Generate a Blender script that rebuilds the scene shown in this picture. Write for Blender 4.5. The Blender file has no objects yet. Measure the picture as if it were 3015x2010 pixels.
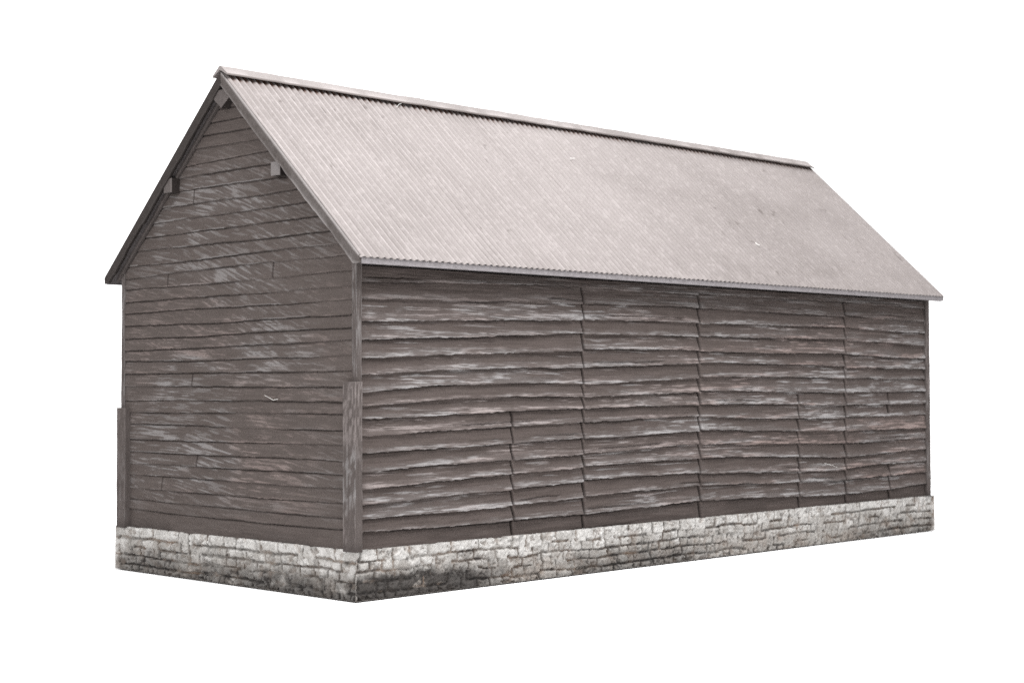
import bpy, math, random
import numpy as np
from mathutils import Matrix, Vector

rng = np.random.default_rng(7)
random.seed(7)
scene = bpy.context.scene
col = scene.collection

# ------------------------------------------------------------------ dimensions
L, W = 2.494, 1.0            # plinth length (x) and width (y)
HP = 0.117                   # plinth height
INS = 0.0118                 # wall face set back from the plinth face
OG, OE = 0.0139, 0.0314      # roof overhang at gable / at eaves
ZT = 0.7775                  # roof boarding, top at the eaves edge
K = (1.2620 - ZT) / (0.5 + OE)   # roof slope
ZTOP = 0.7620                 # side wall top
COS = 1 / math.sqrt(1 + K * K); SIN = K * COS
def zroof(y): return ZT + (OE + 0.5 - np.abs(np.asarray(y) - 0.5)) * K

# ------------------------------------------------------------------ noise
_T = rng.random((8, 512, 512))
def vn(u, v, s=0):
    u = np.asarray(u, float) + 131.7 * s; v = np.asarray(v, float) + 71.3 * s
    iu = np.floor(u).astype(int); iv = np.floor(v).astype(int)
    fu = u - iu; fv = v - iv
    fu = fu * fu * (3 - 2 * fu); fv = fv * fv * (3 - 2 * fv)
    t = _T[s % 8]
    a = t[iu & 511, iv & 511]; b = t[(iu + 1) & 511, iv & 511]
    c = t[iu & 511, (iv + 1) & 511]; d = t[(iu + 1) & 511, (iv + 1) & 511]
    return (a * (1 - fu) + b * fu) * (1 - fv) + (c * (1 - fu) + d * fu) * fv
def fbm(u, v, s=0, o=4):
    r = 0; a = 0.5; n = 0
    for i in range(o):
        r = r + a * vn(u * 2 ** i, v * 2 ** i, s + i); n += a; a *= 0.55
    return r / n
def sst(a, b, x):
    t = np.clip((x - a) / (b - a), 0, 1); return t * t * (3 - 2 * t)

# ------------------------------------------------------------------ mesh helpers
def link(name, me, parent=None, mat=None):
    o = bpy.data.objects.new(name, me); col.objects.link(o)
    if parent is not None: o.parent = parent
    if mat is not None: me.materials.append(mat)
    return o

class Bag:
    """collects vertex / face arrays (with mask colours) into one mesh"""
    def __init__(self): self.v = []; self.q = []; self.m = []; self.n = 0; self.poly = []
    def grid(self, P, M, keep=None, flip=False):
        nv, nu = P.shape[:2]
        i = np.arange(nv * nu).reshape(nv, nu)
        q = np.stack([i[:-1, :-1], i[:-1, 1:], i[1:, 1:], i[1:, :-1]], -1).reshape(-1, 4)
        if keep is not None: q = q[keep.ravel()]
        if flip: q = q[:, ::-1]
        self.q.append(q + self.n); self.v.append(P.reshape(-1, 3)); self.m.append(M.reshape(-1, 4)); self.n += nv * nu
    def polys(self, V, F, mask=(0, 0, 0, 1)):
        self.v.append(np.array(V, float)); self.m.append(np.tile(np.array(mask, float), (len(V), 1)))
        for f in F: self.poly.append([k + self.n for k in f])
        self.n += len(V)
    def box(self, a, b, mask=(0, 0, 0, 1)):
        (x0, y0, z0), (x1, y1, z1) = a, b
        V = [(x0,y0,z0),(x1,y0,z0),(x1,y1,z0),(x0,y1,z0),(x0,y0,z1),(x1,y0,z1),(x1,y1,z1),(x0,y1,z1)]
        self.polys(V, [(0,3,2,1),(4,5,6,7),(0,1,5,4),(1,2,6,5),(2,3,7,6),(3,0,4,7)], mask)
    def build(self, name, mat, parent=None, smooth=False):
        V = np.concatenate(self.v)
        Q = np.concatenate(self.q) if self.q else np.zeros((0, 4), int)
        if len(Q):                                   # drop vertices no face uses
            used = np.zeros(len(V), bool); used[Q.ravel()] = True
            for f in self.poly: used[f] = True
        else: used = np.ones(len(V), bool)
        remap = np.cumsum(used) - 1
        V = V[used]; M = np.concatenate(self.m)[used]
        loops = list(remap[Q].ravel()) if len(Q) else []
        loops = np.concatenate([remap[Q].ravel()] + [remap[np.array(f)] for f in self.poly]).astype(np.int32)
        sizes = np.concatenate([np.full(len(Q), 4), np.array([len(f) for f in self.poly], int)]).astype(np.int32)
        starts = np.concatenate([[0], np.cumsum(sizes)[:-1]]).astype(np.int32)
        me = bpy.data.meshes.new(name)
        me.vertices.add(len(V)); me.vertices.foreach_set('co', V.astype(np.float32).ravel())
        me.loops.add(len(loops)); me.loops.foreach_set('vertex_index', loops)
        me.polygons.add(len(sizes)); me.polygons.foreach_set('loop_start', starts)
        if smooth:
            s = np.zeros(len(sizes), bool); s[:len(Q)] = True
            me.polygons.foreach_set('use_smooth', s)
        me.update(calc_edges=True); me.validate()
        at = me.attributes.new('mask', 'FLOAT_COLOR', 'POINT')
        at.data.foreach_set('color', M.astype(np.float32).ravel())
        return link(name, me, parent, mat)

def bevel(o, w, seg=2):
    m = o.modifiers.new('bevel', 'BEVEL'); m.width = w; m.segments = seg; m.limit_method = 'ANGLE'
    return o

# ------------------------------------------------------------------ materials
def new_mat(name):
    m = bpy.data.materials.new(name); m.use_nodes = True
    nt = m.node_tree; nt.nodes.clear()
    out = nt.nodes.new('ShaderNodeOutputMaterial'); b = nt.nodes.new('ShaderNodeBsdfPrincipled')
    nt.links.new(b.outputs[0], out.inputs[0])
    return m, nt, b
def noise(nt, scale, detail=5, rough=.6, stretch=None):
    t = nt.nodes.new('ShaderNodeTexCoord'); n = nt.nodes.new('ShaderNodeTexNoise')
    n.inputs['Scale'].default_value = scale; n.inputs['Detail'].default_value = detail; n.inputs['Roughness'].default_value = rough
    if stretch:
        mp = nt.nodes.new('ShaderNodeMapping'); mp.inputs['Scale'].default_value = stretch
        nt.links.new(t.outputs['Object'], mp.inputs[0]); nt.links.new(mp.outputs[0], n.inputs['Vector'])
    else: nt.links.new(t.outputs['Object'], n.inputs['Vector'])
    return n.outputs['Fac']
def ramp(nt, fac, a, b, ca, cb):
    r = nt.nodes.new('ShaderNodeValToRGB'); nt.links.new(fac, r.inputs[0])
    r.color_ramp.elements[0].position = a; r.color_ramp.elements[1].position = b
    r.color_ramp.elements[0].color = (*ca, 1); r.color_ramp.elements[1].color = (*cb, 1)
    return r.outputs[0]
def mix(nt, fac, a, b):
    m = nt.nodes.new('ShaderNodeMix'); m.data_type = 'RGBA'
    for s, v in ((m.inputs[0], fac), (m.inputs[6], a), (m.inputs[7], b)):
        if isinstance(v, (int, float)): s.default_value = v
        elif isinstance(v, tuple): s.default_value = (*v, 1)
        else: nt.links.new(v, s)
    return m.outputs[2]
def mask(nt):
    a = nt.nodes.new('ShaderNodeAttribute'); a.attribute_name = 'mask'
    s = nt.nodes.new('ShaderNodeSeparateColor'); nt.links.new(a.outputs['Color'], s.inputs[0])
    return s.outputs[0], s.outputs[1], s.outputs[2]
def bump(nt, b, fac, strength, dist):
    n = nt.nodes.new('ShaderNodeBump'); n.inputs['Strength'].default_value = strength; n.inputs['Distance'].default_value = dist
    nt.links.new(fac, n.inputs['Height']); nt.links.new(n.outputs[0], b.inputs['Normal'])

def wood_mat(name, base_a, base_b, grey, pink, dark, stretch):
    m, nt, b = new_mat(name)
    wear, pk, gr = mask(nt)
    n1 = noise(nt, 5, 6, .65, stretch); n2 = noise(nt, 260, 3, .6)
    c = ramp(nt, n1, .3, .7, base_a, base_b)
    c = mix(nt, wear, c, mix(nt, pk, grey, pink))
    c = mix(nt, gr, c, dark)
    g = ramp(nt, n2, .25, .75, (.86, .86, .86), (1.13, 1.13, 1.13))
    mm = nt.nodes.new('ShaderNodeMix'); mm.data_type = 'RGBA'; mm.blend_type = 'MULTIPLY'; mm.inputs[0].default_value = 1
    nt.links.new(c, mm.inputs[6]); nt.links.new(g, mm.inputs[7])
    nt.links.new(mm.outputs[2], b.inputs['Base Color'])
    b.inputs['Roughness'].default_value = .8; b.inputs['Specular IOR Level'].default_value = .08
    bump(nt, b, n2, .25, .001)
    return m
BA, BB = (.063, .0505, .0462), (.086, .0698, .0648)
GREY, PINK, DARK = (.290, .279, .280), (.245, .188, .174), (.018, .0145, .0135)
M_side = wood_mat('weathered_side_boards', BA, BB, GREY, PINK, DARK, (2, 8, 30))
M_gable = wood_mat('weathered_gable_boards', (.069, .0565, .0520), (.089, .0740, .0685), GREY, PINK, DARK, (8, 2, 24))
M_post = wood_mat('weathered_posts', (.062, .0515, .048), (.095, .081, .077), GREY, PINK, DARK, (20, 20, 3))
M_verge = wood_mat('verge_timber', (.060, .051, .047), (.095, .083, .079), (.29, .28, .28), (.27, .235, .225), DARK, (12, 12, 12))

m, nt, b = new_mat('painted_corrugated_iron'); M_roof = m
wear, rust, dirt = mask(nt)
n1 = noise(nt, 3.2, 5, .6); n2 = noise(nt, 190, 4, .7); n3 = noise(nt, 6, 5, .6, (14, 1, 1))
c = ramp(nt, n1, .3, .72, (.205, .182, .176), (.238, .213, .207))
c = mix(nt, dirt, c, (.085, .070, .064))
c = mix(nt, wear, c, (.40, .365, .36))
c = mix(nt, rust, c, (.10, .042, .022))
n4 = noise(nt, 420, 3, .7); g = mix(nt, .5, ramp(nt, n2, .25, .75, (.82, .81, .81), (1.16, 1.16, 1.16)), ramp(nt, n4, .3, .7, (.80, .80, .80), (1.18, 1.18, 1.18)))
mm = nt.nodes.new('ShaderNodeMix'); mm.data_type = 'RGBA'; mm.blend_type = 'MULTIPLY'; mm.inputs[0].default_value = 1
nt.links.new(c, mm.inputs[6]); nt.links.new(g, mm.inputs[7])
g3 = ramp(nt, n3, .3, .7, (.975, .975, .975), (1.02, 1.02, 1.02))
m3 = nt.nodes.new('ShaderNodeMix'); m3.data_type = 'RGBA'; m3.blend_type = 'MULTIPLY'; m3.inputs[0].default_value = 1
nt.links.new(mm.outputs[2], m3.inputs[6]); nt.links.new(g3, m3.inputs[7])
nt.links.new(m3.outputs[2], b.inputs['Base Color'])
b.inputs['Roughness'].default_value = .6; b.inputs['Specular IOR Level'].default_value = .3
bump(nt, b, n2, .25, .001)

m, nt, b = new_mat('weathered_stone'); M_stone = m
wear, warm, dirt = mask(nt)
n1 = noise(nt, 26, 6, .7); n2 = noise(nt, 210, 4, .7)
c = ramp(nt, n1, .3, .7, (.240, .227, .213), (.345, .331, .315))
c = mix(nt, wear, c, (.47, .46, .447))
c = mix(nt, warm, c, (.17, .118, .085))
c = mix(nt, dirt, c, (.035, .031, .029))
g = ramp(nt, n2, .25, .75, (.80, .79, .78), (1.15, 1.15, 1.15))
mm = nt.nodes.new('ShaderNodeMix'); mm.data_type = 'RGBA'; mm.blend_type = 'MULTIPLY'; mm.inputs[0].default_value = 1
nt.links.new(c, mm.inputs[6]); nt.links.new(g, mm.inputs[7]); nt.links.new(mm.outputs[2], b.inputs['Base Color'])
b.inputs['Roughness'].default_value = .8; b.inputs['Specular IOR Level'].default_value = .25
bump(nt, b, n2, .4, .002)

m, nt, b = new_mat('white_paper'); M_paper = m
n1 = noise(nt, 400, 3, .5)
nt.links.new(ramp(nt, n1, .2, .8, (.93, .925, .925), (.95, .947, .947)), b.inputs['Base Color'])
b.inputs['Roughness'].default_value = .9; b.inputs['Specular IOR Level'].default_value = .1

m, nt, b = new_mat('white_lint'); M_lint = m
n1 = noise(nt, 300, 2, .5)
nt.links.new(ramp(nt, n1, .3, .7, (.7, .69, .66), (.85, .84, .82)), b.inputs['Base Color'])
b.inputs['Roughness'].default_value = .7

# ------------------------------------------------------------------ the barn
barn = bpy.data.objects.new('barn', None); col.objects.link(barn)
barn.empty_display_size = .3
barn['label'] = 'weathered dark brown weatherboard barn with pale corrugated gable roof standing on a stone plinth'
barn['category'] = 'barn'

# ---- stone plinth
def stone_face(length, nu, nv, seed, smear, bites=True):
    u = np.linspace(0, length, nu)[None, :]; v = np.linspace(0, 1, nv)[:, None]
    r = np.random.default_rng(seed)
    bite = 0.0045 * sst(.60, .82, fbm(u * 42, u * 0 + 3, seed)) + .0022 * sst(.55, .8, vn(u * 150, u * 0 + 9, seed + 1)) + .0025 * (fbm(u * 8, u * 0, seed + 2) - .5)
    endf = sst(0, .012, u) * sst(0, .012, length - u)
    top = HP - (bite + .0005) * endf
    z = .0028 + v * (top - .0028)
    uu = u + 0 * v
    wu = uu + .0075 * (fbm(uu * 55, z * 55, seed + 3) - .5); wz = z + .0060 * (fbm(uu * 34 + 5, z * 34, seed + 4) - .5) + .007 * (fbm(uu * 5, z * 3, seed + 5) - .5)
    cz = np.array([-.03, .0190, .0430, .0655, .0890, .17])
    hs = lambda a, q: _T[(seed + q) % 8][a.astype(int) & 511, (seed * 7 + q * 13) & 511]
    wz = wz + .0085 * (hs(np.floor(uu / .105 + .35 * vn(uu * 9, z * 26, seed + 4)), 1) - .5) * sst(.112, .085, z)
    row = np.clip(np.searchsorted(cz, wz.ravel()).reshape(wz.shape) - 1, 0, 4)
    lo, hi_ = wz - cz[row], cz[row + 1] - wz
    span = lambda j: hs(np.floor(uu / .062 + j * 3.3), 2 + 0) * 0 + _T[(seed + 2) % 8][np.floor(uu / .062 + j * 3.37).astype(int) & 511, (j * 29 + seed) & 511]
    lo = np.where(span(row) > .76, .05, lo); hi_ = np.where(span(row + 1) > .76, .05, hi_)
    dz = np.minimum(lo, hi_)
    h = np.zeros_like(wz); du = np.zeros_like(wz); tone = np.zeros_like(wz); depth = np.zeros_like(wz)
    for k in range(5):
        m_ = (.050, .058, .054, .060, .080)[k]
        e = [-.03 - .03 * r.random()]
        while e[-1] < length + .05: e.append(e[-1] + m_ * (.55 + 1.0 * r.random() ** 1.3))
        e = np.array(e); mk = row == k
        idx = np.searchsorted(e, wu[mk]) - 1
        du[mk] = np.minimum(wu[mk] - e[idx], e[idx + 1] - wu[mk])
        tone[mk] = r.random(len(e))[idx]; depth[mk] = r.random(len(e))[idx]
        # some joints have filled up with paint
    fill = sst(.5, .7, fbm(uu * 14, z * 30, seed + 6))
    fillh = sst(.56, .70, fbm(uu * 16 + 7, z * 22, seed + 2, 3))
    d = np.minimum(dz * (1 + 1.0 * fillh), du * (1 + .8 * fill))
    rough = fbm(uu * 120, z * 120, seed + 7)
    body = sst(.0, .0075, d + .003 * (rough - .5))
    crumble = sst(.56, .72, fbm(uu * 60, z * 60, seed + 1))
    inset = .0085 * (1 - body) + .003 * depth * body + .0055 * (1 - rough) + .0045 * crumble * body + .003 * (1 - fbm(uu * 210, z * 210, seed + 3, 2))
    inset = inset * np.clip(endf + .12, 0, 1)
    mortar = 1 - sst(.0008, .0044, d + .004 * (rough - .5))
    big = fbm(uu * 3.2, z * 7, seed + 8)
    wear = np.clip(1.0 * sst(.34, .66, fbm(uu * 38, z * 42, seed + 5)) * (.35 + .65 * tone) * sst(.02, .07, z + .03 * (tone - .5)) + .42 * (row == 4) * body, 0, 1) * (1 - .8 * mortar)
    low = sst(.085, .012, z + .05 * (fbm(uu * 11, z * 26, seed + 2) - .5))
    warm = np.clip(.60 * mortar * sst(.35, .65, fbm(uu * 15, z * 20, seed + 4, 3)) + .30 * crumble + .32 * low * sst(.35, .65, fbm(uu * 24, z * 40, seed + 3)), 0, 1)
    # black washed-on grime, heaviest where the model was handled near the corner
    sm = np.exp(-((uu - smear[0]) / smear[1]) ** 2) * smear[2]
    blot = fbm(uu * 26, z * 34, seed + 6)
    dirt = np.clip((sm * sst(.074, .030, z + .045 * (blot - .5)) * 1.25 + .55 * low * sst(.36, .62, big)) * sst(.25, .55, blot + .15 * body), 0, .93) + .56 * mortar * sst(.32, .60, fbm(uu * 12 + 3, z * 16, seed + 7, 3)) + .38 * sst(.60, .70, fbm(uu * 85, z * 95, seed + 2, 3)) * sst(.35, .6, blot)
    dirt *= (.35 + .65 * endf)
    wear = np.clip(wear * (1 - .5 * low) + .7 * (1 - endf) * sst(.42, .6, fbm(uu * 0 + z * 90, z * 30, seed, 3)), 0, 1)
    return uu, z + 0 * uu, inset, np.stack([wear, np.clip(warm, 0, 1), np.clip(dirt, 0, 1), np.ones_like(wear)], -1)

B = Bag()
def plinth_side(kind, length, nu, nv, seed, smear):
    u, z, ins, M = stone_face(length, nu, nv, seed, smear)
    if kind == 'near': P = np.stack([u, ins, z], -1); fl = False
    if kind == 'gable': P = np.stack([ins, u, z], -1); fl = True
    if kind == 'back': P = np.stack([u, W - ins, z], -1); fl = True
    if kind == 'far': P = np.stack([L - ins, u, z], -1); fl = False
    B.grid(P, M, flip=fl)
    # ledge running in under the boards
    t = np.stack([P[-1], P[-1]], 0); IN = .05
    if kind == 'near': t[1, :, 1] = IN
    if kind == 'gable': t[1, :, 0] = IN
    if kind == 'back': t[1, :, 1] = W - IN
    if kind == 'far': t[1, :, 0] = L - IN
    t[1, :, 2] = t[0, :, 2] - .0006
    Mt = np.stack([M[-1], M[-1]], 0); Mt[..., 2] = .35 * vn(u[:1] * 60, u[:1] * 0, 2) + .1
    B.grid(t, Mt, flip=fl)
plinth_side('near', L, 1900, 84, 11, (.17, .27, .98))
plinth_side('gable', W, 800, 84, 25, (.25, .33, .20))
plinth_side('back', L, 800, 36, 33, (1.2, .5, .3))
plinth_side('far', W, 320, 36, 41, (.5, .4, .3))
B.polys([(0.002, 0.002, .0029), (L - .002, .002, .0029), (L - .002, W - .002, .0029), (.002, W - .002, .0029)], [(3, 2, 1, 0)], (0, .3, .6, 1))
B.box((.018, .018, .0004), (L - .018, W - .018, .0032), (0, .3, .6, 1))   # recessed dark foot, added to give a contact shadow line under the plinth
B.build('plinth', M_stone, barn, smooth=True)

# ---- long side wall : waney lapped boards
XC = np.array([.02, .33, .767, 1.27, 1.996, 2.49])
LINES = np.array([
 [.7260, .7389, .7455, .7440, .7430, .7370], [.6863, .6932, .6982, .7030, .7000, .6930],
 [.6362, .6458, .6569, .6620, .6630, .6570], [.5896, .6038, .6195, .6220, .6225, .6130],
 [.5517, .5673, .5782, .5820, .5820, .5730], [.5120, .5272, .5311, .5480, .5440, .5390],
 [.4741, .4889, .4918, .5100, .5040, .5020], [.4414, .4561, .4584, .4700, .4590, .4600],
 [.4105, .4179, .4250, .4330, .4200, .4200], [.3726, .3797, .3858, .3970, .3810, .3830],
 [.3331, .3397, .3486, .3590, .3410, .3440], [.2936, .3015, .3094, .3230, .3030, .3090],
 [.2520, .2612, .2757, .2830, .2580, .2740], [.2194, .2249, .2386, .2400, .2230, .2330],
 [.1851, .1832, .1955, .2040, .1880, .1960], [.1559, .1523, .1545, .1660, .1460, .1590]])
JOINTS = [(.518, .10, .424), (.781, .10, .742), (1.266, .10, .747), (1.745, .10, .458), (1.996, .10, .747), (2.247, .395, .462), (2.247, .10, .232)]

def side_wall(name, nu, nv, seed, outward):
    x0, x1, z0, z1 = .022, L - .022, HP - .004, ZTOP
    x = np.linspace(x0, x1, nu)[None, :]; z = np.linspace(z0, z1, nv)[:, None]
    X = x + 0 * z; Z = z + 0 * x
    r = np.random.default_rng(seed)
    xx = x[0]
    seg = np.zeros(nu, int)
    for j in (.781, 1.266, 1.996): seg += (xx > j)
    rows = []
    for k in range(len(LINES)):
        ln = np.interp(xx, XC, LINES[k])
        kern = np.hanning(max(5, nu // 14)); kern /= kern.sum()
        pad = len(kern) // 2
        ln = np.convolve(np.pad(ln, pad, mode='edge'), kern, mode='same')[pad:pad + nu]
        ln = ln + .0042 * (fbm(xx * 3.1, xx * 0 + k * 1.7, seed, 2) - .5) * 2
        ln = ln + (r.random(5) * .006 - .003)[seg]
        rows.append(ln)
    t = np.full(X.shape, 0.); kk = np.full(X.shape, len(rows))
    ragged = .0022 * (fbm(X * 13, Z * 9, seed + 1, 4) - .5) * 2 + .0009 * (vn(X * 80, Z * 14, seed + 2) - .5) * 2 + .0014 * sst(.62, .72, fbm(X * 22, Z * 22, seed + 6, 3))
    Zr = Z + ragged
    edges = [np.full(nu, ZTOP + .004)] + rows + [np.full(nu, HP - .012)]
    for k in range(len(edges) - 1):
        a, c = edges[k][None, :], edges[k + 1][None, :]
        mk = (Zr <= a) & (Zr > c)
        tt = (a - Zr) / (a - c)
        t[mk] = tt[mk]; kk[mk] = k
    prof = r.random(len(edges) + 1) * .35 + .8
    lap = .0078 * prof[kk] * t ** 1.15
    # undercut shading comes from the lap step, deepened by dark colour below it
    grain = fbm(X * 9, Z * 190 + kk * 3, seed + 3, 4)
    lump = fbm(X * 6 + kk * 5, Z * 34, seed + 4, 3)
    h = .0015 + lap + .0030 * (grain - .5) + .0046 * (lump - .5)
    # splits close to the lower edge
    cr = sst(.66, .74, fbm(X * 3.2 + kk * 9.1, Z * 0 + kk * 2.3, seed + 5, 2)) * np.exp(-((t - .74 - .12 * (vn(X * 6, kk * 1., seed) - .5)) / .055) ** 2)
    h -= .0035 * cr
    h *= np.where(kk == len(edges) - 2, .55, 1)
    gap = np.zeros_like(X)
    for (xj, za, zb) in JOINTS:
        jit = (np.random.default_rng(int(xj * 1000) + seed).random(40) * .0044 - .0022)[kk]
        wid = .0031 * (.75 + .5 * np.random.default_rng(int(xj * 999) + seed).random(40)[kk]) * (1.0 if xj < 1.2 else 1.3)
        c = xj + jit + .0045 * (t - .5)
        g = np.exp(-((X - c) / wid) ** 2) * (Z > za) * (Z < zb) * (.68 + .32 * sst(.25, .5, vn(kk * 7.7, kk * 1.3 + xj * 5, seed)))
        gap = np.maximum(gap, g)
    for xe in (x0, x1): gap = np.maximum(gap, .9 * np.exp(-((X - xe) / .003) ** 2) * sst(.3, .6, vn(Z * 14, Z * 0, seed + 3)))
    h = h * (1 - .6 * gap) - .013 * gap
    # dry-brushed paint : streaks caught by the proud lower half of the boards
    s1 = fbm(X * 10 + kk * 3.3, Z * 230, seed + 6, 4); s2 = fbm(X * 34, Z * 420, seed + 7, 3)
    blot = fbm(X * 2.6 + kk * 1.9, kk * .61 + Z * 5, seed + 1, 3)
    edge = sst(.40, .95, t)
    wash = sst(.36, .66, .55 * blot + .30 * edge + .18 * fbm(X * 20, Z * 60, seed + 4, 3))
    fine = sst(.46, .66, .60 * s1 + .40 * s2)
    wear = wash * (.14 + .80 * fine)
    thin = .75 * sst(.60, .72, s1 * .8 + s2 * .25) * sst(.35, .6, blot)
    hi = sst(.86, .95, t) * sst(.985, .95, t) * sst(.40, .62, fbm(X * 9 + kk * 4, kk * 1.1 + 0 * Z, seed + 2, 3)) * (.25 + .75 * sst(.35, .6, s2))
    wear = np.clip(np.maximum(np.maximum(wear, thin), .62 * hi), 0, 1)
    few = np.where(kk >= len(edges) - 2, .05, np.where(kk <= 1, .45, 1.)) * sst(.022, .07, X - x0 + .03) * (1 - gap)
    wear = wear * few
    pink = sst(.47, .68, .6 * fbm(X * 2.2 + kk * 2.7, kk * .9 + 0 * Z, seed + 3, 2) + .4 * fbm(X * 9, Z * 90, seed + 5, 3)) * (.55 + .4 * sst(.9, 1.6, X))
    # dark colour along the laps to deepen their shade, and dark board joints
    grime_shade = .85 * sst(.13, .03, t) * (kk > 0) * sst(.36, .58, fbm(X * 5, kk * 2.9 + Z * 2, seed + 4, 3)) + 1.0 * gap + .25 * cr
    grime_shade = np.clip(grime_shade + .28 * (kk == len(edges) - 2) * sst(.3, .6, fbm(X * 6, Z * 50, seed, 3)), 0, .95)
    M = np.stack([wear, pink, grime_shade, np.ones_like(wear)], -1)
    D = INS + .010 - h
    D = np.clip(D, .0045, .035)
    D[:1] = D[:1]
    B = Bag()
    if outward < 0: P = np.stack([X, D, Z], -1); B.grid(P, M)
    else: P = np.stack([X, W - D, Z], -1); B.grid(P, M, flip=True)
    dk = np.zeros((2, nu, 4)); dk[..., 2] = .5; dk[..., 3] = 1
    back = .042 if outward < 0 else W - .042
    for rowi, fl in ((0, False), (-1, True)):
        p = np.stack([P[rowi], P[rowi]]); p[1, :, 1] = back
        B.grid(p, dk, flip=fl ^ (outward < 0))
    y = back; B.polys([(x0, y, z0), (x1, y, z0), (x1, y, z1), (x0, y, z1)], [(0, 1, 2, 3) if outward > 0 else (3, 2, 1, 0)])
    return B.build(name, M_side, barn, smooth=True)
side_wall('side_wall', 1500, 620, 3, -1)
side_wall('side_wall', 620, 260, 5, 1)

# ---- gable walls : close-set planks, slightly out of level
GL = [(1.1877,1.1682),(1.1543,1.1457),(1.1287,1.1107),(1.0896,1.087),(1.0488,1.0566),(1.0204,1.0233),(.987,.9881),(.9492,.9554),(.9117,.9222),(.8771,.8846),(.8429,.8469),(.8049,.8135),(.7759,.7875),(.7441,.7514),(.7138,.7167),(.6813,.6857),(.6469,.6476),(.6143,.6202),(.5818,.5892),(.5515,.5564),(.5192,.5201),(.4869,.4856),(.4503,.453),(.4179,.4221),(.3885,.3855),(.3478,.3514),(.3137,.315),(.2856,.2837),(.2534,.2527),(.2169,.2202),(.1891,.1853),(.1609,.1578)]
GJ = [(.776,.763),(.326,.766),(.663,.504),(.642,.299),(.798,.239),(.657,.969)]
def gable_wall(name, nu, nv, seed, far):
    y0, y1, z0, z1 = .0262, W - .0255, HP - .004, 1.256
    y = np.linspace(y0, y1, nu)[None, :]; z = np.linspace(z0, z1, nv)[:, None]
    Y = y + 0 * z; Z = z + 0 * y
    edges = [y[0] * 0 + 1.30]
    for k, (a, c) in enumerate(GL):
        edges.append(c + (a - c) * y[0] + .0042 * (fbm(y[0] * 3, y[0] * 0 + k * 1.31, seed, 3) - .5) * 2)
    edges.append(y[0] * 0 + .10)
    Zr = Z + .0011 * (fbm(Y * 40, Z * 20, seed + 1, 3) - .5) * 2
    t = np.zeros_like(Y); kk = np.zeros(Y.shape, int); dl = np.full(Y.shape, 9.)
    for k in range(len(edges) - 1):
        a, c = edges[k][None, :], edges[k + 1][None, :]
        mk = (Zr <= a) & (Zr > c); t[mk] = ((a - Zr) / (a - c))[mk]; kk[mk] = k
    for k in range(1, len(edges) - 1): dl = np.minimum(dl, np.abs(Zr - edges[k][None, :]))
    strength = sst(.28, .55, fbm(Y * 3.5 + kk, kk * .7 + 0 * Y, seed + 2, 2))
    grain = fbm(Y * 12, Z * 200, seed + 3, 4); lump = fbm(Y * 5, Z * 8, seed + 4, 3)
    groove = np.exp(-(dl / .0017) ** 2) * (.35 + .65 * strength)
    h = .0036 * t * (.45 + .55 * strength) + .0012 * (grain - .5) + .004 * (lump - .5) - .0036 * groove
    gap = np.zeros_like(Y)
    for (yj, zj) in GJ:
        zc = [i for i in range(len(edges) - 1) if edges[i].mean() > zj >= edges[i + 1].mean()][0]
        gap = np.maximum(gap, np.exp(-((Y - yj - .002 * (t - .5)) / .0021) ** 2) * (kk == zc))
    h -= .006 * gap
    # brush strokes : slanting in the upper part, level lower down
    def streak(ang, s, fu=7.5, fv=105):
        ca, sa = math.cos(ang), math.sin(ang)
        a = -Y * ca - Z * sa; bb = -Y * sa * -1 + Z * ca
        return fbm(a * fu + kk * 2.37, (Z * ca - Y * sa) * fv, s, 4)
    sd = streak(math.radians(20), seed + 5, 20, 230); sl = streak(math.radians(2), seed + 6, 15, 260); sm_ = streak(math.radians(9), seed + 1, 18, 250)
    w = sst(.35, .85, Z + .5 * (fbm(Y * 4, Z * 5, seed + 7, 2) - .5))
    pick = sst(.44, .56, vn(Y * 5, Z * 7, seed)); pick2 = sst(.30, .45, vn(Y * 4, Z * 6, seed + 3))
    st = (sm_ * pick + sl * (1 - pick)) * (1 - w) + w * (sd * pick2 + sm_ * (1 - pick2))
    blot = fbm(Y * 7 + kk * .83, Z * 11, seed + 2, 3)
    mid = np.exp(-((Y - .54) / .43) ** 6) * sst(1.12, .95, Z) * sst(.14, .26, Z)
    wash = sst(.40, .68, blot + .07 * sst(.4, 1, t))
    fine = sst(.46, .68, st + .10 * (fbm(Y * 90, Z * 140, seed + 4, 2) - .5))
    wear = wash * (.05 + .60 * fine) + .36 * sst(.56, .66, st)
    wear = (.64 - .14 * w) * np.clip(wear, 0, .8) * (.12 + .88 * mid) * (1 - gap) * (1 - .7 * groove)
    edgehi = .55 * sst(.86, .95, t) * (dl > .0012) * sst(.5, .62, fbm(Y * 9, kk * 1.7 + 0 * Y, seed + 6, 3))
    wear = np.maximum(wear, edgehi * (.25 + .75 * mid))
    pink = .85 * sst(.44, .66, .7 * fbm(Y * 3.3, Z * 4.2, seed + 1, 2) + .3 * fbm(Y * 10, Z * 60, seed + 3, 2))
    grime_shade = np.clip(.75 * groove * sst(.2, .5, strength + .2) + .8 * gap + .25 * sst(.155, .125, Z) * sst(.3, .6, blot), 0, .92)
    M = np.stack([wear, pink, grime_shade, np.ones_like(Y)], -1)
    under = zroof(Y) - .010
    zc = (Z[:-1, :-1] + Z[1:, 1:]) / 2; yc = (Y[:-1, :-1] + Y[1:, 1:]) / 2
    keep = zc < zroof(yc) - .008
    D = INS + .003 - h
    B = Bag()
    P = np.stack([(L - D) if far else D, Y, Z], -1); B.grid(P, M, keep=keep, flip=not far)
    back = L - .034 if far else .034
    F = (0, 1, 2, 3, 4)
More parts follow.
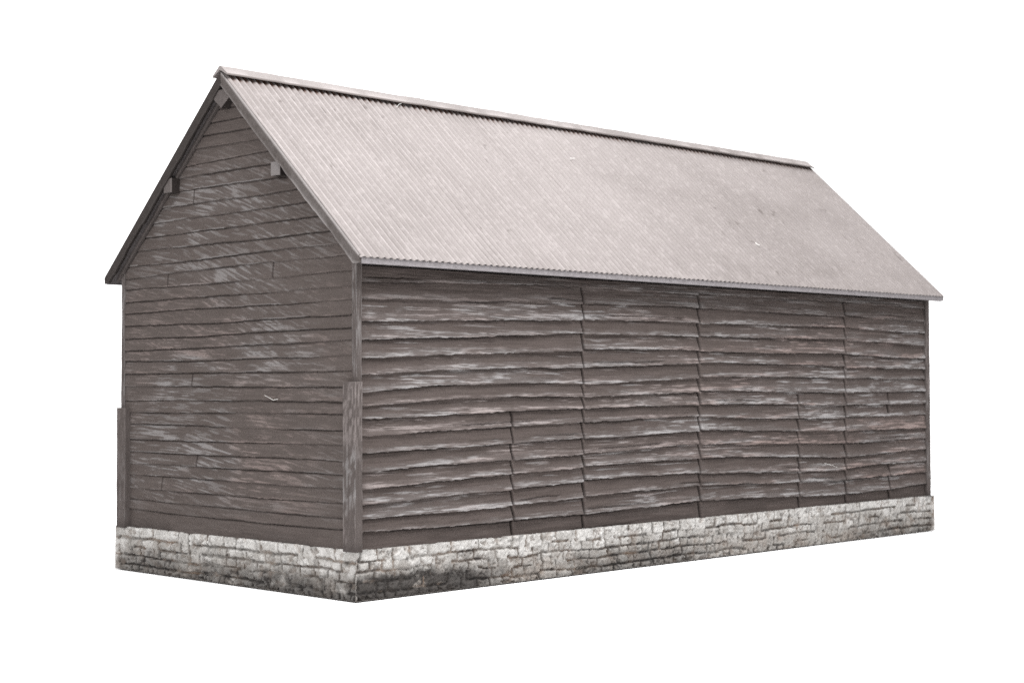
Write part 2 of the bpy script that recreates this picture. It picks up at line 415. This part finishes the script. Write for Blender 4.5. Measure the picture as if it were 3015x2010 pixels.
    B.polys([(back, y0, z0), (back, y1, z0), (back, y1, zroof(y1) - .012), (back, .5, zroof(.5) - .012), (back, y0, zroof(y0) - .012)], [F if not far else F[::-1]])
    for ye in (0, -1):
        n = int(np.sum(Z[:, ye] < zroof(Y[0, ye]) - .010))
        p = np.stack([P[:n, ye], P[:n, ye]], 0); p[1, :, 0] = back
        B.grid(p, np.stack([M[:n, ye]] * 2, 0), flip=(ye == 0) ^ far)
    return B.build(name, M_gable, barn, smooth=True)
gable_wall('gable_wall', 560, 900, 13, False)
gable_wall('gable_wall', 260, 380, 17, True)

# ---- posts
def post(name, x0, x1, y0, y1, z0, z1, seed, step=None):
    """square timber with worn, slightly wavy faces"""
    n = 60; B = Bag()
    zs = np.linspace(z0, z1, n)
    ring = []
    for (sx, sy) in ((0, 0), (1, 0), (1, 1), (0, 1)):
        wob = .0012 * (fbm(zs * 22, zs * 0 + sx * 3 + sy * 7, seed) - .5) * 2
        wob2 = .0012 * (fbm(zs * 22, zs * 0 + sx * 5 + sy * 2 + 9, seed) - .5) * 2
        ring.append(((x1 if sx else x0) + wob, (y1 if sy else y0) + wob2))
    k = 10
    for i in range(4):
        a, c = ring[i], ring[(i + 1) % 4]
        f = np.linspace(0, 1, k)[None, :]
        X = a[0][:, None] * (1 - f) + c[0][:, None] * f; Y = a[1][:, None] * (1 - f) + c[1][:, None] * f
        Zz = zs[:, None] + 0 * f
        w = .52 * sst(.42, .74, fbm(X * 210 + Y * 210, Zz * 52, seed + 1, 4)) * sst(.35, .6, fbm(X * 20 + Y * 20 + i, Zz * 7, seed + 2, 2))
        e = .6 * (np.minimum(f, 1 - f) < .02) * sst(.4, .6, vn(Zz * 60, Zz * 0 + i, seed))
        w = np.maximum(w, e) * sst(z0, z0 + .1, Zz + .03) * {5: .85, 6: .25}.get(seed, .75)
        M = np.stack([w, .5 * sst(.45, .6, fbm(Zz * 5 + 0 * X, X * 9, seed + 3, 2)), .4 * sst(z0 + .03, z0, Zz) + .0 * w, np.ones_like(w)], -1)
        B.grid(np.stack([X, Y, Zz], -1), M)
    for zi, order in ((0, (3, 2, 1, 0)), (-1, (0, 1, 2, 3))):
        B.polys([(ring[i][0][zi], ring[i][1][zi], zs[zi]) for i in range(4)], [order], (.3, .8, 0, 1))
    return B.build(name, M_post, barn)
# slim corner posts, full height of the boards
post('corner_post', .0105, .0265, .0100, .0250, HP - .003, ZTOP + .030, 1)
post('corner_post', .0115, .0265, W - .0250, W - .0100, HP - .003, ZTOP + .030, 2)
post('corner_post', L - .0265, L - .0060, .0095, .0250, HP - .003, ZTOP + .030, 3)
post('corner_post', L - .0265, L - .0095, W - .0250, W - .0100, HP - .003, ZTOP + .030, 4)
# stout lower posts planted against the gable
for (y0, y1, zt, sd) in ((-.0005, .0430, .4975, 5), (.9500, .9915, .4310, 6)):
    p = post('buttress_post', -.0015, .0190, y0, y1, HP - .004, zt, sd)
    p['label'] = 'thick timber post cut short against the gable planks'

# ---- roof
RX0, RX1 = -OG, L + OG
TH = .0150
B = Bag()
pr = [(-OE, ZT - TH), (-OE, ZT - .0012), (-OE + .005, ZT - .003), (.5, float(zroof(.5)) - .007), (1 + OE - .005, ZT - .003), (1 + OE, ZT - .0012), (1 + OE, ZT - TH), (1 + OE - .012, ZT - TH - .001), (.5, float(zroof(.5)) - TH - .010), (-OE + .012, ZT - TH - .001)]
xa, xb = RX0 + .005, RX1 - .002
V = [(xa, y, z) for y, z in pr] + [(xb, y, z) for y, z in pr]; n = len(pr)
for i in range(n):
    q = [V[i + n], V[(i + 1) % n + n], V[(i + 1) % n], V[i]]
    B.polys(q, [(0, 1, 2, 3)], (.15, .2, 0, 1) if i in (0, 5) else (0, 0, .72, 1))  # painted-in shade: underside coloured dark, since floor bounce leaves the soffit bright
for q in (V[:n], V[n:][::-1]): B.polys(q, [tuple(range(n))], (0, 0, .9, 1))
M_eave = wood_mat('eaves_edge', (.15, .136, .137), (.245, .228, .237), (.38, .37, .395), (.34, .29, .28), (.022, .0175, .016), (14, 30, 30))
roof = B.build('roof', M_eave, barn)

# corrugated sheets
NC = 126
def sheet(near, per, ns, seed):
    B = Bag()
    nu = NC * per + 1
    x = np.linspace(RX0 - .001, RX1 + .001, nu)[None, :]; s = np.linspace(0, 1, ns)[:, None]
    X = x + 0 * s; S = s + 0 * x
    ph = (x - RX0) / (RX1 - RX0) * NC
    crest = .5 + .5 * np.cos(2 * np.pi * (ph - .5 + .10 * (fbm(x * 12, S * 3, seed, 2) - .5)))
    cr = np.clip(crest, 0, 1)
    rid = np.floor(ph)
    amp = .0044 * (.75 + .5 * vn(rid * 3.7, rid * 0, seed)) * (1 - .42 * sst(.2, .9, X / L))  # ribs flattened along x, imitating how the light angle fades them
    warp = .0030 * (fbm(X * 2.2, S * 2, seed + 1, 3) - .5) * 2
    off = amp * (cr - .5) + warp * (.2 + .8 * sst(0, .12, S)) * sst(1, .9, S) + .0012 * (fbm(X * 60, S * 30, seed + 2, 3) - .5)
    lipw = .0008 * (vn(rid, rid * 0, seed) - .5)
    yl = -OE - .0020 + lipw * (1 - S) + (.5 - .001 + OE + .002) * S
    zl = ZT + (yl + OE) * K
    Yf = yl - SIN * (off + .0030); Zf = zl + COS * (off + .0030)
    fine = fbm(X * 26, S * 17, seed + 3, 4); blot = fbm(X * 2.4, S * 3, seed + 4, 3)
    ribt = vn(rid * 1.37, rid * 0 + 4, seed + 2)
    wear = (.22 + .26 * ribt) * sst(.80, 1, cr) * (.45 + .55 * sst(.35, .6, fbm(X * 9 + rid * 3, S * 4, seed + 5, 3))) * (1 - .6 * sst(.3, 1.6, X)) + .18 * sst(.60, .70, fbm(X * 90, S * 60, seed + 2, 3))
    dirt = (.16 + .32 * sst(.55, .9, vn(rid * 2.11, rid * 0 + 8, seed + 4))) * sst(.25, .0, cr) * (.4 + .6 * sst(.38, .62, fbm(X * 7 + rid * 5, S * 5, seed + 6, 3))) * (1 - .4 * sst(.4, 1.8, X)) + .13 * sst(.50, .75, blot) + .12 * sst(.22, .0, S) * sst(.35, .6, fine) + .08 * sst(.56, .7, fine) * sst(.5, .65, blot)
    # stray dark scuffs in the paint
    if near:
        def scuff(cx, cs, lx, ls, a):
            return a * np.exp(-((X - cx) / lx) ** 2 - ((S - cs) / ls) ** 2)
        dirt = dirt + scuff(2.285, .608, .020, .006, .8) * sst(.2, .5, vn(X * 150, S * 80, 3)) + scuff(2.22, .62, .12, .14, .12) + scuff(2.30, .52, .10, .12, .08)
    spots = sst(.90, .95, vn(X * 75, S * 40, seed + 7))
    dirt = np.clip(dirt + .55 * spots * sst(.45, .7, vn(X * 6, S * 5, seed + 1)), 0, .9)
    rust = .9 * sst(.948, .972, S + .012 * (fbm(X * 40, S * 0, seed + 3, 2) - .5)) * sst(.95, .35, cr) * sst(.2, .5, fbm(X * 30, S * 0, seed + 4, 2))
    M = np.stack([np.clip(wear, 0, 1), rust, dirt, np.ones_like(wear)], -1)
    P = np.stack([X, Yf, Zf], -1)
    thick = .0022
    Pb = np.stack([X, Yf + SIN * thick, Zf - COS * thick], -1)
    if not near:
        P[..., 1] = 1 - P[..., 1]; Pb[..., 1] = 1 - Pb[..., 1]
    B.grid(P, M, flip=not near); B.grid(Pb[::4], M[::4], flip=near)
    for a, fl in ((0, True), (-1, False)):
        B.grid(np.stack([P[a], Pb[a]], 0), np.stack([M[a], M[a]], 0), flip=fl ^ (not near))
        B.grid(np.stack([P[:, a], Pb[:, a]], 0), np.stack([M[:, a], M[:, a]], 0), flip=(not fl) ^ (not near))
    return B.build('corrugated_sheet', M_roof, roof, smooth=True)
sheet(True, 12, 90, 21); sheet(False, 8, 24, 29)

# ridge cap : folded strip, a little wavy, with rounded ends
def ridge_cap():
    B = Bag(); nu = 260
    zc = 1.2795; wing = .0300; drop = .0228; th = .0055
    x = np.linspace(RX0 - .0035, RX1 - .004, nu)
    wob = .0022 * (fbm(x * 3, x * 0, 5, 4) - .5) * 2 + .0007 * (vn(x * 28, x * 0, 6) - .5) * 2
    sec = [(-wing, -drop - th * .75), (-wing - .0006, -drop + .0003), (-wing + .001, -drop + .0012), (-.005, -.0024), (0, -.0004), (.005, -.0024), (wing - .001, -drop + .0012), (wing + .0006, -drop + .0003), (wing, -drop - th * .75), (.002, -th - .006), (-.002, -th - .006)]
    f = np.ones(nu)
    endr = RX1 - .004 - x; f = np.where(endr < .022, .35 + .65 * np.sqrt(np.clip(1 - (1 - endr / .022) ** 2, 0, 1)), 1)
    P = np.zeros((len(sec) + 1, nu, 3)); M = np.zeros((len(sec) + 1, nu, 4)); M[..., 3] = 1
    for i in range(len(sec) + 1):
        dy, dz = sec[i % len(sec)]
        P[i, :, 0] = x; P[i, :, 1] = .5 + dy * (1 + .05 * (vn(x * 9, x * 0 + dy * 40, 3) - .5)); P[i, :, 2] = zc + dz * np.where(dz > -drop * .5, 1, f * 0 + 1) + wob - (1 - f) * .008
        M[i, :, 2] = .10 + .16 * sst(0, L, x) + .20 * sst(.4, .7, fbm(x * 7, x * 0 + i * .2, 4, 3)); M[i, :, 2] = np.where(i in (0, 8, 9, 10, 11), .88, M[i, :, 2]); M[i, :, 0] = .4 * (i in (2, 6)) * sst(.3, .6, vn(x * 25, x * 0, 2))  # lip and underside coloured dark to stand in for the overhang shadow
    B.grid(P, M)
    for a in (0, -1):
        idx = [tuple(P[i, a]) for i in range(len(sec))]
        B.polys(idx, [tuple(range(len(sec)))[::(1 if a == -1 else -1)]])
    o = B.build('ridge_cap', M_roof, roof)
    return o
ridge_cap()

# bargeboards along the verges, worn ragged underneath
def barge(near, front, seed):
    B = Bag(); n = 150
    yb = np.linspace(-OE + .001, .4985, n)
    top = zroof(yb) + .0028
    rag = .0042 * (fbm(yb * 26, yb * 0, seed, 4) - .5) * 2 + .0045 * sst(.62, .8, vn(yb * 22, yb * 0, seed + 1))
    bot = np.maximum(zroof(yb) - .0335 + rag, ZT - TH + .0006)
    bot = np.where(yb > .47, zroof(yb) - .031, bot)
    x0, x1 = (RX0 - .0028, RX0 + .0052) if front else (RX1 - .0015, RX1 + .003)
    def r(x, za): return np.stack([np.full(n, x), yb if near else 1 - yb, za], -1)
    w = .65 * sst(.45, .7, fbm(yb * 16, yb * 0, seed + 2, 4))
    loop = [(x0, bot), (x0 + .0006, bot * .75 + top * .25), (x0, top * .8 + bot * .2), (x0 + .001, top), (x1, top), (x1, bot), (x0, bot)]
    P = np.stack([r(a, z) for a, z in loop]); M = np.zeros(P.shape[:2] + (4,)); M[..., 3] = 1
    M[0, :, 0] = .25 + .75 * w; M[-1, :, 0] = .25 + .75 * w; M[1, :, 0] = w * .25; M[2, :, 0] = .06; M[:, :, 1] = .35
    M[3, :, 0] = .75 if near else .1
    if not near: M[:, :, 0] *= .3; M[:, :, 2] = .64  # same paint on this slope, coloured darker to imitate dark lens fringing
    B.grid(P, M, flip=not near)
    for a in (0, -1):
        B.polys([tuple(P[i, a]) for i in range(6)], [tuple(range(6))[::(1 if (a == -1) ^ near else -1)]])
    B.build('bargeboard', M_verge, roof)
for i, (nr, fr) in enumerate(((True, True), (False, True), (True, False), (False, False))): barge(nr, fr, 51 + i)

# rafters seen under the front overhang, tight to the planks
for near in (True, False):
    B = Bag()
    ya, yb = .0, .4985
    za, zb = float(zroof(ya)) - TH - .004, float(zroof(yb)) - TH - .004
    f = (lambda y: y) if near else (lambda y: 1 - y)
    sec = [(0, .003), (0, -.020), (1, -.020), (1, .003)]
    V = [(.0035 + .0105 * sx, f(ya), za + dz) for sx, dz in sec] + [(.0035 + .0105 * sx, f(yb), zb + dz) for sx, dz in sec]
    Fs = [(0, 1, 2, 3), (7, 6, 5, 4)] + [(i + 4, (i + 1) % 4 + 4, (i + 1) % 4, i) for i in range(4)]
    if not near: Fs = [q[::-1] for q in Fs]
    B.polys(V, Fs, (.05, .2, .30, 1))
    bevel(B.build('rafter', M_post, roof), .0015)

# purlin ends poking through the gable
def purlin(y0, y1, z0, z1, shape=None, worn=.10):
    B = Bag()
    if shape is None: sec = [(y0, z0), (y1, z0), (y1, z1), (y0, z1)]
    else: sec = shape
    n = len(sec)
    V = [(-.0095, y, z) for y, z in sec] + [(.030, y, z) for y, z in sec]
    cy = sum(y for y, z in sec) / n; cz_ = sum(z for y, z in sec) / n
    ch = [(-.0125, cy + (y - cy) * .86, cz_ + (z - cz_) * .86) for y, z in sec]
    B.polys(ch, [tuple(range(n))[::-1]], (worn, .1, 0, 1))
    for i in range(n): B.polys([ch[i], ch[(i + 1) % n], V[(i + 1) % n], V[i]], [(0, 1, 2, 3)], (worn + .05, .2, 0, 1))
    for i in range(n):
        B.polys([V[i], V[(i + 1) % n], V[(i + 1) % n + n], V[i + n]], [(0, 1, 2, 3)], (0, 0, .85, 1))  # flanks coloured dark as painted-in shade, offsetting the flat ambient light
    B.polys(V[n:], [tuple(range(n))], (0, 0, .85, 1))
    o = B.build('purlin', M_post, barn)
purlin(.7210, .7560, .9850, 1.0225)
purlin(.2660, .3010, .9880, 1.0225, worn=.42)  # end grain lightened further so this end looks lit
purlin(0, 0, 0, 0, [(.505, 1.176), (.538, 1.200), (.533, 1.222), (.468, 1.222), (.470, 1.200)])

# ------------------------------------------------------------------ lint caught on the model
def fibre(pts, rad, label):
    cu = bpy.data.curves.new('lint_fibre', 'CURVE'); cu.dimensions = '3D'; cu.bevel_depth = rad; cu.bevel_resolution = 2; cu.use_fill_caps = True
    sp = cu.splines.new('POLY'); sp.points.add(len(pts) - 1)
    for p, q in zip(sp.points, pts): p.co = (*q, 1)
    tmp = bpy.data.objects.new('tmp', cu); col.objects.link(tmp)
    dg = bpy.context.evaluated_depsgraph_get()
    me = bpy.data.meshes.new_from_object(tmp.evaluated_get(dg))
    bpy.data.objects.remove(tmp); me.name = 'lint_fibre'
    o = link('lint_fibre', me, None, None); me.materials.clear(); me.materials.append(M_lint)
    o['label'] = label; o['category'] = 'lint'; o['group'] = 'lint fibres caught on the barn'
    return o
def on_roof(x, y, h=.009): return (x, y - SIN * h, float(zroof(y)) + COS * h)
fibre([(.0085, .350, .4655), (.006, .325, .4585), (.0055, .313, .4545), (.007, .296, .4568)], .00045, 'bent white fibre stuck to the middle of the gable planks')
fibre([(1.865, .0085, .2465), (1.90, .006, .2395), (1.935, .0085, .2310)], .0004, 'thin pale fibre lying on a lower board of the long side wall')
fibre([on_roof(1.664, .116, .0055), on_roof(1.661, .112, .0055), on_roof(1.665, .108, .0055), on_roof(1.671, .107, .005)], .0013, 'curled white speck of lint low on the roof slope')
fibre([on_roof(.526, .464, .008), on_roof(.541, .473, .0115), on_roof(.552, .477, .011)], .0005, 'short pale fibre under the edge of the ridge cap')
fibre([on_roof(1.100, .361), on_roof(1.122, .363)], .0009, 'short straight white fibre high on the roof slope')

# ------------------------------------------------------------------ white paper sweep
YAW, PITCH, ROLL = 0.780869, 0.026153, -0.003209
fw = np.array([math.cos(YAW), math.sin(YAW)]); rt = np.array([math.sin(YAW), -math.cos(YAW)])
B = Bag()
prof = [(-9, 0.0), (3.0, 0.0)] + [(3.0 + 2.0 * math.sin(a), 2.0 - 2.0 * math.cos(a)) for a in np.linspace(0, math.pi / 2, 24)[1:]] + [(5.0, 6.0)]
c0 = np.array([L / 2, W / 2]); ss = np.linspace(-8, 8, 9)
P = np.zeros((len(prof), len(ss), 3))
for i, (d, z) in enumerate(prof):
    for j, s in enumerate(ss):
        P[i, j] = (*(c0 + fw * d + rt * s), z)
B.grid(P, np.zeros(P.shape[:2] + (4,)), flip=True)
bd = B.build('backdrop', M_paper, None, smooth=True); bd['kind'] = 'structure'
bd['label'] = 'seamless white paper sweep under and behind the barn'

# ------------------------------------------------------------------ light
w = bpy.data.worlds.new('World'); scene.world = w; w.use_nodes = True
bg = w.node_tree.nodes['Background']; bg.inputs[0].default_value = (1, .995, .99, 1); bg.inputs[1].default_value = .72
def area(name, loc, target, size, power, colr=(1, 1, 1), sy=None):
    l = bpy.data.lights.new(name, 'AREA'); l.energy = power; l.size = size; l.color = colr
    if sy: l.shape = 'RECTANGLE'; l.size_y = sy
    o = bpy.data.objects.new(name, l); col.objects.link(o); o.location = loc
    o.rotation_euler = (Vector(target) - Vector(loc)).to_track_quat('-Z', 'Y').to_euler()
    return o
area('softbox_key', (-.2, -1.5, 3.7), (.9, .4, .5), 2.2, 225)
area('softbox_fill', (-3.4, -.6, 2.4), (0, .4, .5), 1.8, 60)
area('backdrop_fill', (*(c0 + fw * 1.6), 4.6), (*(c0 + fw * 4.6), 1.2), 2.4, 260, sy=2.4)  # unseen lamp, added to push the backdrop to full white

# ------------------------------------------------------------------ camera
f = Vector((math.cos(YAW) * math.cos(PITCH), math.sin(YAW) * math.cos(PITCH), math.sin(PITCH)))
r = Vector((math.sin(YAW), -math.cos(YAW), 0)); u = r.cross(f)
c, s = math.cos(ROLL), math.sin(ROLL)
r2 = c * r + s * u; u2 = -s * r + c * u
cam = bpy.data.cameras.new('camera'); co = bpy.data.objects.new('camera', cam); col.objects.link(co)
mt = Matrix((r2, u2, -f)).transposed().to_4x4(); mt.translation = (-2.387595, -2.862748, .489539)
co.matrix_world = mt
cam.sensor_fit = 'HORIZONTAL'; cam.sensor_width = 36; cam.lens = 4846.3 / 3015 * 36
cam.clip_start = .05; cam.clip_end = 100
cam.dof.use_dof = True; cam.dof.focus_distance = 4.05; cam.dof.aperture_fstop = 5.0
scene.camera = co

vs = scene.view_settings
vs.view_transform = 'Standard'; vs.look = 'None'; vs.exposure = 0; vs.gamma = 1; vs.use_curve_mapping = False
scene.render.engine = 'CYCLES'
scene.cycles.use_denoising = False
